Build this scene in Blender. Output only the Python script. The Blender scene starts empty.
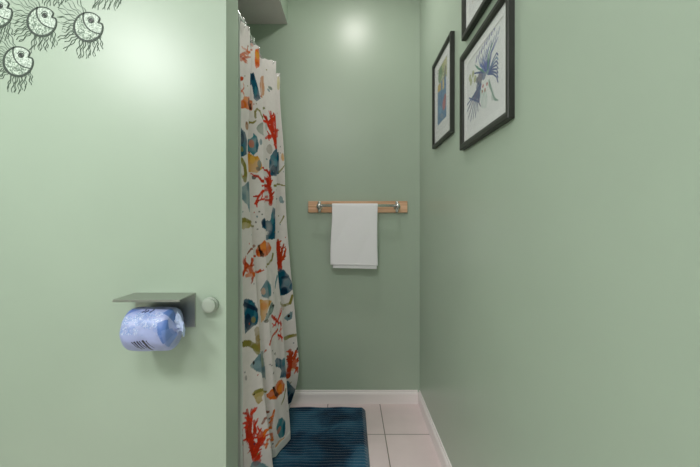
import bpy, bmesh, math, random
import numpy as np
from mathutils import Vector, Matrix
random.seed(7); rng = np.random.default_rng(7)
sc = bpy.context.scene
COL = sc.collection
F = 354.0; CX = 350.0; CY = 224.5; H = 1.10          # focal length in px, vanishing point, eye height
def s2l(c): return tuple((x/12.92 if x <= .04045 else ((x+.055)/1.055)**2.4) for x in c)
def rgb(r, g, b): return s2l((r/255, g/255, b/255))
def PX(x, y, Y): return Vector(((x-CX)*Y/F, Y, H-(y-CY)*Y/F))

# ------------------------------------------------------------ materials
def mat(name, base, rough=.5, metal=0, spec=.5, bump=None, mottle=None, coat=0, sheen=0, subs=0):
    m = bpy.data.materials.new(name); m.use_nodes = True
    nt = m.node_tree; N = nt.nodes; L = nt.links; b = N['Principled BSDF']
    b.inputs['Base Color'].default_value = (*base, 1)
    b.inputs['Roughness'].default_value = rough; b.inputs['Metallic'].default_value = metal
    b.inputs['Specular IOR Level'].default_value = spec
    b.inputs['Coat Weight'].default_value = coat
    b.inputs['Sheen Weight'].default_value = sheen
    tc = N.new('ShaderNodeTexCoord')
    if mottle:
        c2, scale, amt = mottle
        n = N.new('ShaderNodeTexNoise'); n.inputs['Scale'].default_value = scale; n.inputs['Detail'].default_value = 4
        L.new(tc.outputs['Object'], n.inputs['Vector'])
        r = N.new('ShaderNodeMapRange'); r.inputs[1].default_value = .5-amt; r.inputs[2].default_value = .5+amt
        L.new(n.outputs['Fac'], r.inputs[0])
        mx = N.new('ShaderNodeMix'); mx.data_type = 'RGBA'
        mx.inputs[6].default_value = (*base, 1); mx.inputs[7].default_value = (*c2, 1)
        L.new(r.outputs[0], mx.inputs[0]); L.new(mx.outputs[2], b.inputs['Base Color'])
    if bump:
        scale, strength, dist = bump
        n = N.new('ShaderNodeTexNoise'); n.inputs['Scale'].default_value = scale; n.inputs['Detail'].default_value = 5
        L.new(tc.outputs['Object'], n.inputs['Vector'])
        bp = N.new('ShaderNodeBump'); bp.inputs['Strength'].default_value = strength; bp.inputs['Distance'].default_value = dist
        L.new(n.outputs['Fac'], bp.inputs['Height']); L.new(bp.outputs[0], b.inputs['Normal'])
    return m
def attr_mat(name, rough=.7, bump=(900, .3, .0006), spec=.3, transl=0, wash=.12, coat=0):
    m = mat(name, (1, 1, 1), rough, 0, spec, bump, coat=coat)
    nt = m.node_tree; N = nt.nodes; L = nt.links; b = N['Principled BSDF']
    a = N.new('ShaderNodeAttribute'); a.attribute_name = 'print'
    n = N.new('ShaderNodeTexNoise'); n.inputs['Scale'].default_value = 45; n.inputs['Detail'].default_value = 6
    tc = N.new('ShaderNodeTexCoord'); L.new(tc.outputs['Object'], n.inputs['Vector'])
    r = N.new('ShaderNodeMapRange'); r.inputs[1].default_value = .35; r.inputs[2].default_value = .65
    r.inputs[3].default_value = 1-wash; r.inputs[4].default_value = 1
    L.new(n.outputs['Fac'], r.inputs[0])
    v = N.new('ShaderNodeVectorMath'); v.operation = 'SCALE'
    L.new(a.outputs['Color'], v.inputs[0]); L.new(r.outputs[0], v.inputs['Scale'])
    L.new(v.outputs[0], b.inputs['Base Color'])
    if transl:
        t = N.new('ShaderNodeBsdfTranslucent'); L.new(v.outputs[0], t.inputs['Color'])
        mx = N.new('ShaderNodeMixShader'); mx.inputs[0].default_value = transl
        L.new(b.outputs[0], mx.inputs[1]); L.new(t.outputs[0], mx.inputs[2])
        L.new(mx.outputs[0], N['Material Output'].inputs['Surface'])
    return m
WALLC = (.402, .491, .396)
M = {}
M['wall'] = mat('sage_paint', WALLC, .35, 0, .5, (260, .12, .0006), (tuple(c*.96 for c in WALLC), 3, .2))
M['ceil'] = mat('ceiling_paint', (.72, .655, .66), .8, 0, .3, (200, .1, .0006))
M['far'] = mat('off_white_paint', (.66, .69, .65), .6)
M['base'] = mat('baseboard_white', (.88, .82, .82), .35, 0, .5, (60, .05, .0005))
M['frame'] = mat('black_frame', (.016, .018, .014), .42, 0, .5, (120, .15, .0004))
M['matte'] = mat('mount_board', (.92, .92, .94), .7)
M['chrome'] = mat('chrome', (.85, .86, .86), .26, 1)
M['steel'] = mat('brushed_steel', (.43, .44, .41), .36, 1, bump=(300, .1, .0003))
M['wood'] = mat('light_oak', (.44, .235, .12), .5, 0, .4, None)
M['towel'] = mat('white_terry', (.94, .93, .97), .95, 0, .2, (700, .8, .002), sheen=.4)
M['liner'] = mat('liner_vinyl', (.80, .84, .82), .45, 0, .5)
M['knobm'] = mat('pale_rubber', (.37, .42, .36), .5, 0, .4, (150, .1, .0004))
M['ink'] = mat('dark_green_ink', (.040, .060, .045), .6)
M['inkfine'] = mat('fine_green_ink', (.12, .17, .13), .6)
M['black'] = mat('black_ink', (.01, .012, .012), .4)
M['fishbody'] = mat('fish_body_paint', (.62, .72, .62), .5, 0, .4, None, ((.18, .25, .19), 230, .08))
M['fishface'] = mat('fish_face_paint', (.66, .75, .67), .5, 0, .4, None, ((.34, .42, .35), 230, .10))
# floor tile
def tile_mat():
    m = mat('pink_white_tile', (.66, .575, .545), .28, 0, .5)
    nt = m.node_tree; N = nt.nodes; L = nt.links; b = N['Principled BSDF']
    tc = N.new('ShaderNodeTexCoord'); mp = N.new('ShaderNodeMapping')
    T = .318
    mp.inputs['Location'].default_value = (-.183/T, -(2.16-.3025-.002)/T, 0); mp.inputs['Scale'].default_value = (1/T, 1/T, 1)
    L.new(tc.outputs['Object'], mp.inputs['Vector'])
    br = N.new('ShaderNodeTexBrick'); br.offset = 0; br.squash = 1
    br.inputs['Scale'].default_value = 1; br.inputs['Brick Width'].default_value = 1; br.inputs['Row Height'].default_value = 1
    br.inputs['Mortar Size'].default_value = .009; br.inputs['Mortar Smooth'].default_value = .2; br.inputs['Bias'].default_value = 0
    br.inputs['Color1'].default_value = (.82, .69, .69, 1); br.inputs['Color2'].default_value = (.80, .675, .675, 1)
    br.inputs['Mortar'].default_value = (.27, .22, .19, 1)
    L.new(mp.outputs[0], br.inputs['Vector'])
    n = N.new('ShaderNodeTexNoise'); n.inputs['Scale'].default_value = 9; n.inputs['Detail'].default_value = 6
    L.new(tc.outputs['Object'], n.inputs['Vector'])
    mx = N.new('ShaderNodeMix'); mx.data_type = 'RGBA'; mx.blend_type = 'MULTIPLY'; mx.inputs[0].default_value = 1
    r = N.new('ShaderNodeMapRange'); r.inputs[1].default_value = .3; r.inputs[2].default_value = .7; r.inputs[3].default_value = .93; r.inputs[4].default_value = 1
    L.new(n.outputs['Fac'], r.inputs[0]); L.new(br.outputs['Color'], mx.inputs[6]); L.new(r.outputs[0], mx.inputs[7])
    L.new(mx.outputs[2], b.inputs['Base Color'])
    bp = N.new('ShaderNodeBump'); bp.invert = True; bp.inputs['Strength'].default_value = .5; bp.inputs['Distance'].default_value = .002
    L.new(br.outputs['Fac'], bp.inputs['Height']); L.new(bp.outputs[0], b.inputs['Normal'])
    return m
M['tile'] = tile_mat()
def wood_grain(m):
    nt = m.node_tree; N = nt.nodes; L = nt.links; b = N['Principled BSDF']
    tc = N.new('ShaderNodeTexCoord'); mp = N.new('ShaderNodeMapping'); mp.inputs['Scale'].default_value = (3, 40, 60)
    n = N.new('ShaderNodeTexNoise'); n.inputs['Scale'].default_value = 1.6; n.inputs['Detail'].default_value = 6
    L.new(tc.outputs['Object'], mp.inputs['Vector']); L.new(mp.outputs[0], n.inputs['Vector'])
    cr = N.new('ShaderNodeValToRGB'); cr.color_ramp.elements[0].position = .35; cr.color_ramp.elements[1].position = .65
    cr.color_ramp.elements[0].color = (.60, .33, .19, 1); cr.color_ramp.elements[1].color = (.82, .52, .34, 1)
    L.new(n.outputs['Fac'], cr.inputs[0]); L.new(cr.outputs[0], b.inputs['Base Color'])
wood_grain(M['wood'])
def rug_mat():
    m = mat('teal_plush', (.01, .05, .085), .95, 0, .1, (420, .9, .003), sheen=.35)
    nt = m.node_tree; N = nt.nodes; L = nt.links; b = N['Principled BSDF']
    tc = N.new('ShaderNodeTexCoord'); mp = N.new('ShaderNodeMapping'); mp.inputs['Scale'].default_value = (1, 1.0, 1)
    n = N.new('ShaderNodeTexNoise'); n.inputs['Scale'].default_value = 5; n.inputs['Detail'].default_value = 5; n.inputs['Distortion'].default_value = .6
    L.new(tc.outputs['Object'], mp.inputs['Vector']); L.new(mp.outputs[0], n.inputs['Vector'])
    cr = N.new('ShaderNodeValToRGB'); e = cr.color_ramp.elements
    e[0].position = .38; e[0].color = (.0015, .020, .046, 1); e[1].position = .63; e[1].color = (.028, .108, .178, 1)
    q = e.new(.5); q.color = (.005, .046, .092, 1)
    L.new(n.outputs['Fac'], cr.inputs[0]); L.new(cr.outputs[0], b.inputs['Base Color'])
    return m
M['rug'] = rug_mat()
def glass_mat():
    m = bpy.data.materials.new('picture_glass'); m.use_nodes = True
    nt = m.node_tree; N = nt.nodes; L = nt.links; N.remove(N['Principled BSDF'])
    t = N.new('ShaderNodeBsdfTransparent'); g = N.new('ShaderNodeBsdfGlossy'); g.inputs['Roughness'].default_value = .12
    fr = N.new('ShaderNodeFresnel'); fr.inputs['IOR'].default_value = 1.4
    mu = N.new('ShaderNodeMath'); mu.operation = 'MULTIPLY'; mu.inputs[1].default_value = .35
    L.new(fr.outputs[0], mu.inputs[0])
    mx = N.new('ShaderNodeMixShader'); L.new(mu.outputs[0], mx.inputs[0]); L.new(t.outputs[0], mx.inputs[1]); L.new(g.outputs[0], mx.inputs[2])
    L.new(mx.outputs[0], N['Material Output'].inputs['Surface'])
    return m
M['glass'] = glass_mat()

# ------------------------------------------------------------ mesh helpers
def obj(name, bm, material, parent=None, smooth=False, bevel=0, mats=None):
    me = bpy.data.meshes.new(name)
    bmesh.ops.recalc_face_normals(bm, faces=bm.faces)
    bm.to_mesh(me); bm.free()
    for mm in (mats or [material]): me.materials.append(mm)
    o = bpy.data.objects.new(name, me); COL.objects.link(o)
    if smooth: me.shade_smooth()
    if bevel:
        b = o.modifiers.new('bevel', 'BEVEL'); b.width = bevel; b.segments = 3; b.limit_method = 'ANGLE'
    if parent: o.parent = parent; o.matrix_parent_inverse = parent.matrix_basis.inverted()
    return o
def box(bm, x0, x1, y0, y1, z0, z1):
    v = [bm.verts.new(p) for p in ((x0,y0,z0),(x1,y0,z0),(x1,y1,z0),(x0,y1,z0),(x0,y0,z1),(x1,y0,z1),(x1,y1,z1),(x0,y1,z1))]
    fs = []
    for f in ((0,1,2,3),(4,5,6,7),(0,1,5,4),(1,2,6,5),(2,3,7,6),(3,0,4,7)): fs.append(bm.faces.new([v[i] for i in f]))
    return fs
def B(*a):
    bm = bmesh.new(); box(bm, *a); return bm
def tube(bm, pts, r, n=14, closed=False):
    pts = [Vector(p) for p in pts]; rings = []; k = len(pts)
    for i, p in enumerate(pts):
        if closed: d = pts[(i+1) % k]-pts[i-1]
        else: d = pts[min(i+1, k-1)]-pts[max(i-1, 0)]
        d.normalize(); up = Vector((0,0,1)) if abs(d.z) < .9 else Vector((0,1,0))
        a = d.cross(up).normalized(); b = d.cross(a).normalized()
        rr = r[i] if isinstance(r, (list, tuple)) else r
        rings.append([bm.verts.new(p+(a*math.cos(t*2*math.pi/n)+b*math.sin(t*2*math.pi/n))*rr) for t in range(n)])
    for i in range(k if closed else k-1):
        A, C = rings[i], rings[(i+1) % k]
        for t in range(n): bm.faces.new((A[t], A[(t+1) % n], C[(t+1) % n], C[t]))
    if not closed: bm.faces.new(rings[0]); bm.faces.new(rings[-1])
def lathe(bm, prof, origin, axis='Y', n=40, sgn=-1):
    """prof: list (radius, distance along axis*sgn)"""
    rings = []; o = Vector(origin)
    for r, d in prof:
        ring = []
        for t in range(n):
            a = 2*math.pi*t/n; c, s = math.cos(a)*max(r, 1e-5), math.sin(a)*max(r, 1e-5)
            v = {'Y': Vector((c, d*sgn, s)), 'Z': Vector((c, s, d*sgn)), 'X': Vector((d*sgn, c, s))}[axis]
            ring.append(bm.verts.new(o+v))
        rings.append(ring)
    for A, C in zip(rings, rings[1:]):
        for t in range(n): bm.faces.new((A[t], A[(t+1) % n], C[(t+1) % n], C[t]))
    bm.faces.new(rings[0]); bm.faces.new(rings[-1])
def thing(name, loc, label, cat, group=None):
    o = bpy.data.objects.new(name, None); COL.objects.link(o); o.location = loc; o.empty_display_size = .05
    tag(o, label, cat, group); return o
def tag(o, label=None, cat=None, group=None, kind=None):
    if label: o['label'] = label
    if cat: o['category'] = cat
    if group: o['group'] = group
    if kind: o['kind'] = kind
    return o
def struct(name, bm, m, **k): o = obj(name, bm, m, **k); o['kind'] = 'structure'; return o
def grid_mesh(name, P, colors, material, parent=None, solid=0):
    """P (nv,nu,3) grid of points, colors (nv,nu,3)"""
    nv, nu = P.shape[:2]
    idx = np.arange(nv*nu).reshape(nv, nu)
    f = np.stack([idx[:-1,:-1], idx[:-1,1:], idx[1:,1:], idx[1:,:-1]], -1).reshape(-1, 4)
    me = bpy.data.meshes.new(name)
    me.vertices.add(nv*nu); me.vertices.foreach_set('co', P.reshape(-1).astype(np.float32))
    me.loops.add(f.size); me.loops.foreach_set('vertex_index', f.reshape(-1).astype(np.int32))
    me.polygons.add(len(f)); me.polygons.foreach_set('loop_start', (np.arange(len(f))*4).astype(np.int32))
    me.polygons.foreach_set('loop_total', np.full(len(f), 4, np.int32))
    me.update(); me.validate()
    if colors is not None:
        at = me.attributes.new('print', 'FLOAT_COLOR', 'POINT')
        c = np.concatenate([colors.reshape(-1, 3), np.ones((nv*nu, 1))], 1)
        at.data.foreach_set('color', c.reshape(-1).astype(np.float32))
    me.materials.append(material); me.shade_smooth()
    o = bpy.data.objects.new(name, me); COL.objects.link(o)
    if parent: o.parent = parent; o.matrix_parent_inverse = parent.matrix_basis.inverted()
    if solid:
        s = o.modifiers.new('thickness', 'SOLIDIFY'); s.thickness = solid; s.offset = 0
    return o

# ------------------------------------------------------------ the room
RX = .43; BY = 2.182; PY = 1.12; PR = 1.24; PXE = -.392; CZ = 2.63; SX = -.385; SZ = 2.335
LX = -1.75; RY = -1.15; AX = -1.2
struct('floor', B(LX-.1, RX+.1, RY-.1, BY+.1, -.1, 0), M['tile'])
struct('ceiling', B(LX-.1, RX+.1, RY-.1, BY+.1, CZ, CZ+.1), M['ceil'])
struct('wall_right', B(RX, RX+.1, RY-.1, BY+.1, 0, CZ), M['wall'])
struct('wall_back', B(AX-.1, RX, BY, BY+.1, 0, CZ), M['wall'])
struct('wall_partition', B(LX, PXE, PY, PR, 0, CZ), M['wall'])
struct('wall_left', B(LX-.1, LX, RY-.1, PR, 0, CZ), M['wall'])
struct('wall_front', B(LX, RX, RY-.1, RY, 0, CZ), M['far'])
struct('wall_alcove', B(AX-.1, AX, PR, BY, 0, CZ), M['wall'])
bm = bmesh.new(); fs = box(bm, AX, SX, PR, BY, SZ, CZ)
for f in fs: f.material_index = 0
fs[0].material_index = 1
struct('ceiling_soffit', bm, None, mats=[M['wall'], M['ceil']])
def baseboard(name, a, b, nrm):
    """profile swept from a to b, thickness along nrm"""
    prof = [(0, 0), (.013, 0), (.013, .058), (.010, .066), (.006, .070), (.005, .079), (0, .081)]
    bm = bmesh.new(); ends = []
    for p in (a, b): ends.append([bm.verts.new(Vector(p)+Vector(nrm)*t+Vector((0,0,z))) for t, z in prof])
    n = len(prof)
    for i in range(n): bm.faces.new((ends[0][i], ends[0][(i+1) % n], ends[1][(i+1) % n], ends[1][i]))
    bm.faces.new(ends[0]); bm.faces.new(ends[1])
    struct(name, bm, M['base'])
baseboard('baseboard_back', (-.50, BY, 0), (RX-.0135, BY, 0), (0, -1, 0))
baseboard('baseboard_right', (RX, BY, 0), (RX, RY, 0), (-1, 0, 0))

# ------------------------------------------------------------ painting helpers (prints on cloth, paper, wrapper)
class Canvas:
    def __init__(s, U, V, base):
        s.U, s.V = U, V; s.C = np.empty(U.shape+(3,)); s.C[:] = base
        def fld(seed, f0):
            g = np.random.default_rng(seed); o = 0
            for i in range(14):
                a, f, p = g.uniform(0, 6.28), f0*g.uniform(.5, 2.2), g.uniform(0, 6.28)
                o = o+np.sin((U*math.cos(a)+V*math.sin(a))*f+p)
            return o/math.sqrt(7)
        s.n1, s.n2, s.n3 = fld(1, 80), fld(2, 80), fld(3, 70); s.loose = 0
    def local(s, cu, cv, hu, hv, rot=0):
        m = (abs(s.U-cu) < 2.2*max(hu, hv)) & (abs(s.V-cv) < 2.2*max(hu, hv))
        ix = np.nonzero(m); du, dv = (s.U[ix]-cu), (s.V[ix]-cv)
        c, n = math.cos(rot), math.sin(rot)
        if s.loose: du = du+s.n1[ix]*s.loose; dv = dv+s.n2[ix]*s.loose
        return ix, (du*c+dv*n)/hu, (-du*n+dv*c)/hv
    def put(s, ix, mask, col, a=1.0):
        j = tuple(k[mask] for k in ix)
        al = a if np.isscalar(a) else a[mask][:, None]
        if s.loose: al = al*np.clip(.90+.13*s.n3[j], .55, 1)[:, None]
        s.C[j] = s.C[j]*(1-al)+np.array(col)*al
    def ell(s, cu, cv, hu, hv, col, rot=0, a=1.0):
        ix, p, q = s.local(cu, cv, hu, hv, rot); s.put(ix, p*p+q*q < 1, col, a)
    def poly(s, pts, col, a=1.0):
        pts = np.array(pts, float); cu, cv = pts.mean(0); h = max(abs(pts-[cu, cv]).max(), 1e-4)
        ix, p, q = s.local(cu, cv, h, h); p = p*h+cu; q = q*h+cv
        ins = np.zeros(p.shape, bool)
        for (x0, y0), (x1, y1) in zip(pts, np.roll(pts, -1, 0)):
            if y0 == y1: continue
            ins ^= ((y0 > q) != (y1 > q)) & (p < (x1-x0)*(q-y0)/(y1-y0)+x0)
        s.put(ix, ins, col, a)
    def stroke(s, pts, w0, w1, col, a=1.0):
        pts = [np.array(p, float) for p in pts]; n = len(pts)-1
        for i in range(n):
            A, Bp = pts[i], pts[i+1]; wa = w0+(w1-w0)*i/n; wb = w0+(w1-w0)*(i+1)/n
            mid = (A+Bp)/2; h = np.hypot(*(Bp-A))/2+max(wa, wb)
            m = (abs(s.U-mid[0]) < h) & (abs(s.V-mid[1]) < h)
            ix = np.nonzero(m); du, dv = s.U[ix]-A[0], s.V[ix]-A[1]; d = Bp-A; l2 = max(d@d, 1e-12)
            t = np.clip((du*d[0]+dv*d[1])/l2, 0, 1)
            dist = np.hypot(du-t*d[0], dv-t*d[1]); s.put(ix, dist < (wa+(wb-wa)*t)/2, col, a)

# ------------------------------------------------------------ shower curtain
def ridge(keys):                                # keys: (img y, img x, Y) -> function z -> (X, Y)
    z = np.array([H-(y-CY)*Y/F for y, x, Y in keys]); X = np.array([(x-CX)*Y/F for y, x, Y in keys]); YY = np.array([k[2] for k in keys])
    o = np.argsort(z)
    return lambda zz: (np.interp(zz, z[o], X[o]), np.interp(zz, z[o], YY[o]))
R1 = ridge([(28,250,1.50),(60,253,1.50),(100,251,1.50),(150,247,1.50),(210,251,1.50),(270,255,1.50),(330,259,1.50),(380,264,1.50),(440,272,1.51),(480,275,1.52)])
R2 = ridge([(40,259,1.62),(75,262,1.62),(110,264,1.62),(150,266,1.62),(190,266,1.62),(250,266,1.63),(330,270,1.63),(460,276,1.63)])
R3 = ridge([(60,276,1.87),(90,276.5,1.87),(150,278,1.86),(210,276.5,1.85),(270,277.5,1.82),(330,283,1.80),(380,287.5,1.78),(430,290.5,1.77),(445,290,1.77)])
R4 = ridge([(72,279.5,2.04),(110,281,2.04),(150,284,2.04),(210,287.5,2.04),(270,291,2.04),(320,297,2.04),(365,300.5,2.05),(385,297.5,2.05),(406,290,2.06),(415,288,2.06)])
NU, NV = 560, 620
ZT, ZB = 1.925, .030
zz = np.linspace(ZB, ZT, NV)
one = np.ones(NV)
k = np.clip((1.25-zz)/.5, 0, 1)                 # lower down the second pleat flattens out
x1, y1 = R1(zz); x2, y2 = R2(zz); x3, y3 = R3(zz); x4, y4 = R4(zz)
ctrl = [(np.interp(zz, [.0, 1.2, 1.95], [-.428, -.441, -.452]), 1.415*one),
        (x1*.35+.65*np.interp(zz, [.0, 1.2, 1.95], [-.428, -.441, -.455]), 1.455*one),
        (x1, y1),
        (np.minimum(-.488, x1-.03)*one, y1+.04),
        (x2, y2),
        (np.minimum(-.47, x2-.03)*(1-k)+k*(x2*.75+x3*.25), y2+.045),
        (x3, y3),
        (-.486*one, y3+.035),
        (-.440*one, y3+.12),
        (x4, y4),
        (-.455*one, y4+.035),
        (-.462*one, 2.14*one)]
CXs = np.stack([c[0] for c in ctrl], 1); CYs = np.stack([c[1] for c in ctrl], 1)     # (NV, K)
K = CXs.shape[1]
seg = np.hypot(np.diff(CXs, axis=1), np.diff(CYs, axis=1)).mean(0); tk = np.concatenate([[0], np.cumsum(seg)])
tt = np.linspace(0, tk[-1], NU)
def lin(A):
    return np.stack([np.interp(tt, tk, A[i]) for i in range(NV)])
def smooth(A, n, ax=1):
    for _ in range(n):
        Bq = A.copy()
        if ax == 1: Bq[:, 1:-1] = (A[:, :-2]+2*A[:, 1:-1]+A[:, 2:])/4
        else: Bq[1:-1] = (A[:-2]+2*A[1:-1]+A[2:])/4
        A = Bq
    return A
GX, GY = smooth(lin(CXs), 16), smooth(lin(CYs), 16)
GX, GY = smooth(smooth(GX, 260, 0), 6), smooth(GY, 200, 0)
GX = np.asarray(GX)
# ridges lose a little in smoothing: push outwards
S0 = np.tile(tt, (NV, 1))
ring_t = [tk[1]+.01, tk[2]-.01, tk[4], tk[6]-.02, tk[8], tk[9]-.01]
top = np.interp(tt, tk, [1.915, 1.930, 1.936, 1.900, 1.918, 1.893, 1.966, 1.935, 1.950, 1.976, 1.94, 1.965])
top = smooth(top[None, :], 10)[0]-.004*np.abs(np.sin(tt*70))
GZ = np.tile(zz[:, None], (1, NU))
GZ = GZ+np.clip((GZ-1.6)/(ZT-1.6), 0, 1)**2*(top-ZT)[None, :]
GX = GX+.0022*np.sin(S0*55+GZ*3)*np.clip((GZ+.2), 0, 1)+.003*np.sin(GZ*9+S0*14)
k_ = np.clip((GZ-1.865)/.05, 0, 1); k_ = k_*k_*(3-2*k_)      # the heading hangs on the room side of the rod
GX = GX*(1-k_)+k_*(-.4385+np.maximum(GX+.4385, 0)+.0025)
# print on the cloth, in cloth coordinates (S0, GZ)
WHITE = rgb(236, 229, 228)
cv = Canvas(S0, GZ, WHITE); cv.loose = .0020
SXp = CX+F*GX/GY; SYp = CY-F*(GZ-H)/GY
def find(px, py):
    d = (SXp-px)**2+(SYp-py)**2
    cand = d < 2.2
    if not cand.any():
        i = np.unravel_index(np.argmin(d), d.shape)
    else:
        dd = np.where(cand, GY+d*.02, 99); i = np.unravel_index(np.argmin(dd), dd.shape)
    r, c = i; c0, c1 = max(c-8, 0), min(c+8, NU-1)
    f = abs((S0[r, c1]-S0[r, c0])/max(abs(SXp[r, c1]-SXp[r, c0]), .4))
    f = min(max(f, .0045), .0185)
    return S0[r, c], GZ[r, c], f, GY[r, c]/F
def brown(a): return rgb(*a)
ORANGE, DORANGE, RED, TEAL, BLUE, NAVY = rgb(222,112,32), rgb(196,72,30), rgb(205,52,22), rgb(62,132,146), rgb(8,86,112), rgb(12,38,66)
YEL, OLIVE, DARK, GREY, SALMON, PALE = rgb(222,160,50), rgb(142,134,62), rgb(40,24,22), rgb(112,142,152), rgb(216,128,98), rgb(176,190,184)
def shade(c, k): return tuple(min(1, x*k) for x in c)
def mot_fish(px, py, w, h, body, belly=None, stripe=None, tail=None, rot=0, eye=True, face=-1):
    cu, cvv, fu, fv = find(px, py); hu, hv = w/2*fu*1.22, h/2*fv*1.18
    e = lambda x, y, a, b, col, al=1, r=0: cv.ell(cu+(x*hu*math.cos(rot)-y*hv*math.sin(rot)), cvv+(x*hu*math.sin(rot)+y*hv*math.cos(rot)), a*hu, b*hv, col, rot+r, al)
    T = lambda x, y: (cu+(x*hu*math.cos(rot)-y*hv*math.sin(rot)), cvv+(x*hu*math.sin(rot)+y*hv*math.cos(rot)))
    t = tail or body
    cv.poly([T(-face*.45, 0), T(-face*1.15, .62), T(-face*1.0, 0), T(-face*1.2, -.62)], t)
    cv.poly([T(-.5, .5), T(.1, 1.12), T(.6, .9), T(.45, .4)], shade(body, .8)); cv.poly([T(-.4, -.5), T(.2, -1.1), T(.5, -.8), T(.4, -.4)], shade(body, .75))
    e(0, 0, .88, .80, body)
    e(.12, .28, .6, .38, shade(body, 1.35), .6)
    if belly: e(face*.2, -.2, .46, .4, belly, .85)
    if stripe:
        e(face*.28, 0, .13, .74, stripe, 1); e(-face*.30, 0, .10, .66, stripe, .8)
    if eye: e(face*.58, .16, .11, .09, DARK)
def mot_coral(px, py, w, h, col, seed=0, up=1):
    cu, cvv, fu, fv = find(px, py); rr = random.Random(seed); hu, hv = w*fu, h*fv
    def br(x, y, a, l, wd, d):
        pts = [(x, y)]; 
        for i in range(3):
            a += rr.uniform(-.3, .3); x += math.cos(a)*l/3*hu*1.1; y += math.sin(a)*l/3*hv; pts.append((x, y))
        cv.stroke(pts, wd, wd*.7, shade(col, rr.uniform(.8, 1.25)))
        if d < 4:
            for sgn in (-1, 1) if rr.random() < .85 else (rr.choice((-1, 1)),):
                br(x, y, a+sgn*rr.uniform(.35, .75), l*rr.uniform(.6, .8), wd*.72, d+1)
    br(cu, cvv-up*hv*.5, up*math.pi/2, .36, max(.022, .15*min(hu, hv)), 0)
def mot_arc(pts, w, col, w2=None):
    q = [find(*p)[:2] for p in pts]; cv.stroke(q, w*1.25, (w2 or w*.5)*1.25, col)
def mot_leaf(px, py, w, h, col, rot=0):
    cu, cvv, fu, fv = find(px, py); w *= 1.2; h *= 1.1; cv.ell(cu, cvv, w/2*fu, h/2*fv, col, rot); cv.ell(cu, cvv, w/5*fu, h/2.6*fv, shade(col, 1.4), rot, .6)
# general scatter for parts of the cloth the photo does not reach
rr = random.Random(4)
for i in range(46):
    u, v = rr.uniform(0, tt[-1]), rr.uniform(.05, 1.9)
    px = None
    c = rr.choice([ORANGE, TEAL, OLIVE, YEL, BLUE, GREY])
    # only where this stretch of cloth is turned away from the doorway
    ui = min(int(u/tt[-1]*(NU-1)), NU-2); vi = min(int((v-ZB)/(ZT-ZB)*(NV-1)), NV-1)
    if SXp[vi, ui+1]-SXp[vi, ui] > -.001: continue
    cv.ell(u, v, .035, .022, c, rr.uniform(-1, 1)); cv.poly([(u+.02, v), (u+.055, v+.02), (u+.055, v-.02)], c)
cv.loose = .0011
def F2(p): return find(*p)[:2]
def shape(pts, col, sub=3):                      # an outline painted on one pleat
    q = []
    for a, b in zip(pts, pts[1:]+pts[:1]):
        for k_ in range(sub): q.append(F2((a[0]+(b[0]-a[0])*k_/sub, a[1]+(b[1]-a[1])*k_/sub)))
    cv.poly(q, col)
def dab(x, y, w, h, col, a=.8, rot=0):
    cu_, cv_, fu, fv = find(x, y); cv.ell(cu_, cv_, w/2*fu, h/2*fv, col, rot, a)
def coral(branches, col, seed=0, tw=1.0):
    r = random.Random(seed)
    for pts, w in branches:
        q = [F2(p) for p in pts]; cv.stroke(q, w, w*.5, shade(col, r.uniform(.85, 1.15)))
        for A, Bq in zip(q, q[1:]):
            L_ = math.hypot(Bq[0]-A[0], Bq[1]-A[1]); a0 = math.atan2(Bq[1]-A[1], Bq[0]-A[0])
            if L_ > .12: continue
            for n_ in range(max(1, int(L_/.016))):
                f = r.random(); x, y = A[0]+(Bq[0]-A[0])*f, A[1]+(Bq[1]-A[1])*f
                a = a0+r.choice((-1, 1))*r.uniform(.5, 1.1); l = r.uniform(.014, .034)*tw
                m_ = (x+math.cos(a)*l*.6, y+math.sin(a)*l*.6); a += r.uniform(-.6, .6)
                cv.stroke([(x, y), m_, (m_[0]+math.cos(a)*l*.5, m_[1]+math.sin(a)*l*.5)], w*.55, w*.32, shade(col, r.uniform(.8, 1.3)))
# front pleat, top to bottom
coral([([(239,57),(243,54),(248,52),(252,50)], .014), ([(241,60),(246,57),(251,57)], .012)], SALMON, 1); dab(246, 50, 9, 2.4, ORANGE); dab(243, 58, 8, 2.4, DORANGE)
dab(252, 42, 3, 6, SALMON, .6); shape([(255.5,50),(258.5,48),(260.5,55),(260,66),(256,69),(254.6,60)], ORANGE); dab(257.5, 55, 4, 7, YEL); dab(257.5, 64, 4, 5, DORANGE, .6)
shape([(238.5,79),(241,76),(243.5,77),(243,80),(240,81.5)], DORANGE); coral([([(239,92),(242,91),(244,88)], .011), ([(242,91),(244,94)], .010)], SALMON, 3)
shape([(238.5,101),(241,102),(245,96.5),(249,97),(252.5,102),(253,109),(250,110.5),(244,108),(239,109)], ORANGE); dab(242, 104, 5, 6, SALMON, .7); dab(246, 99, 5, 3, rgb(240,160,80))
shape([(248,98),(250.5,101),(252,109),(250,110),(248,104)], DARK)
shape([(251,74),(253.5,72),(256,80),(258.5,88),(260.8,99),(256.5,102),(253.5,98),(253,90),(250.8,82)], BLUE); dab(252.5, 77, 3, 7, NAVY); dab(256, 92, 3, 12, TEAL, .7); dab(257.5, 97, 5, 5, NAVY, .5)
shape([(260.5,77),(263.5,76),(264.5,90),(263.5,98),(261.5,98),(260,86)], rgb(208,156,120)); dab(270.5, 88, 4, 3, rgb(96,120,104)); dab(269, 90, 3, 2.5, GREY)
dab(278.6, 83, 3, 13, rgb(206,196,120)); 
mot_arc([(255.5,117),(255,112),(257,109),(260,111),(262,117)], .010, OLIVE); mot_arc([(264,118),(264.5,108)], .016, rgb(120,124,60)); mot_arc([(250,121),(253,123),(256,121)], .010, OLIVE)
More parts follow.
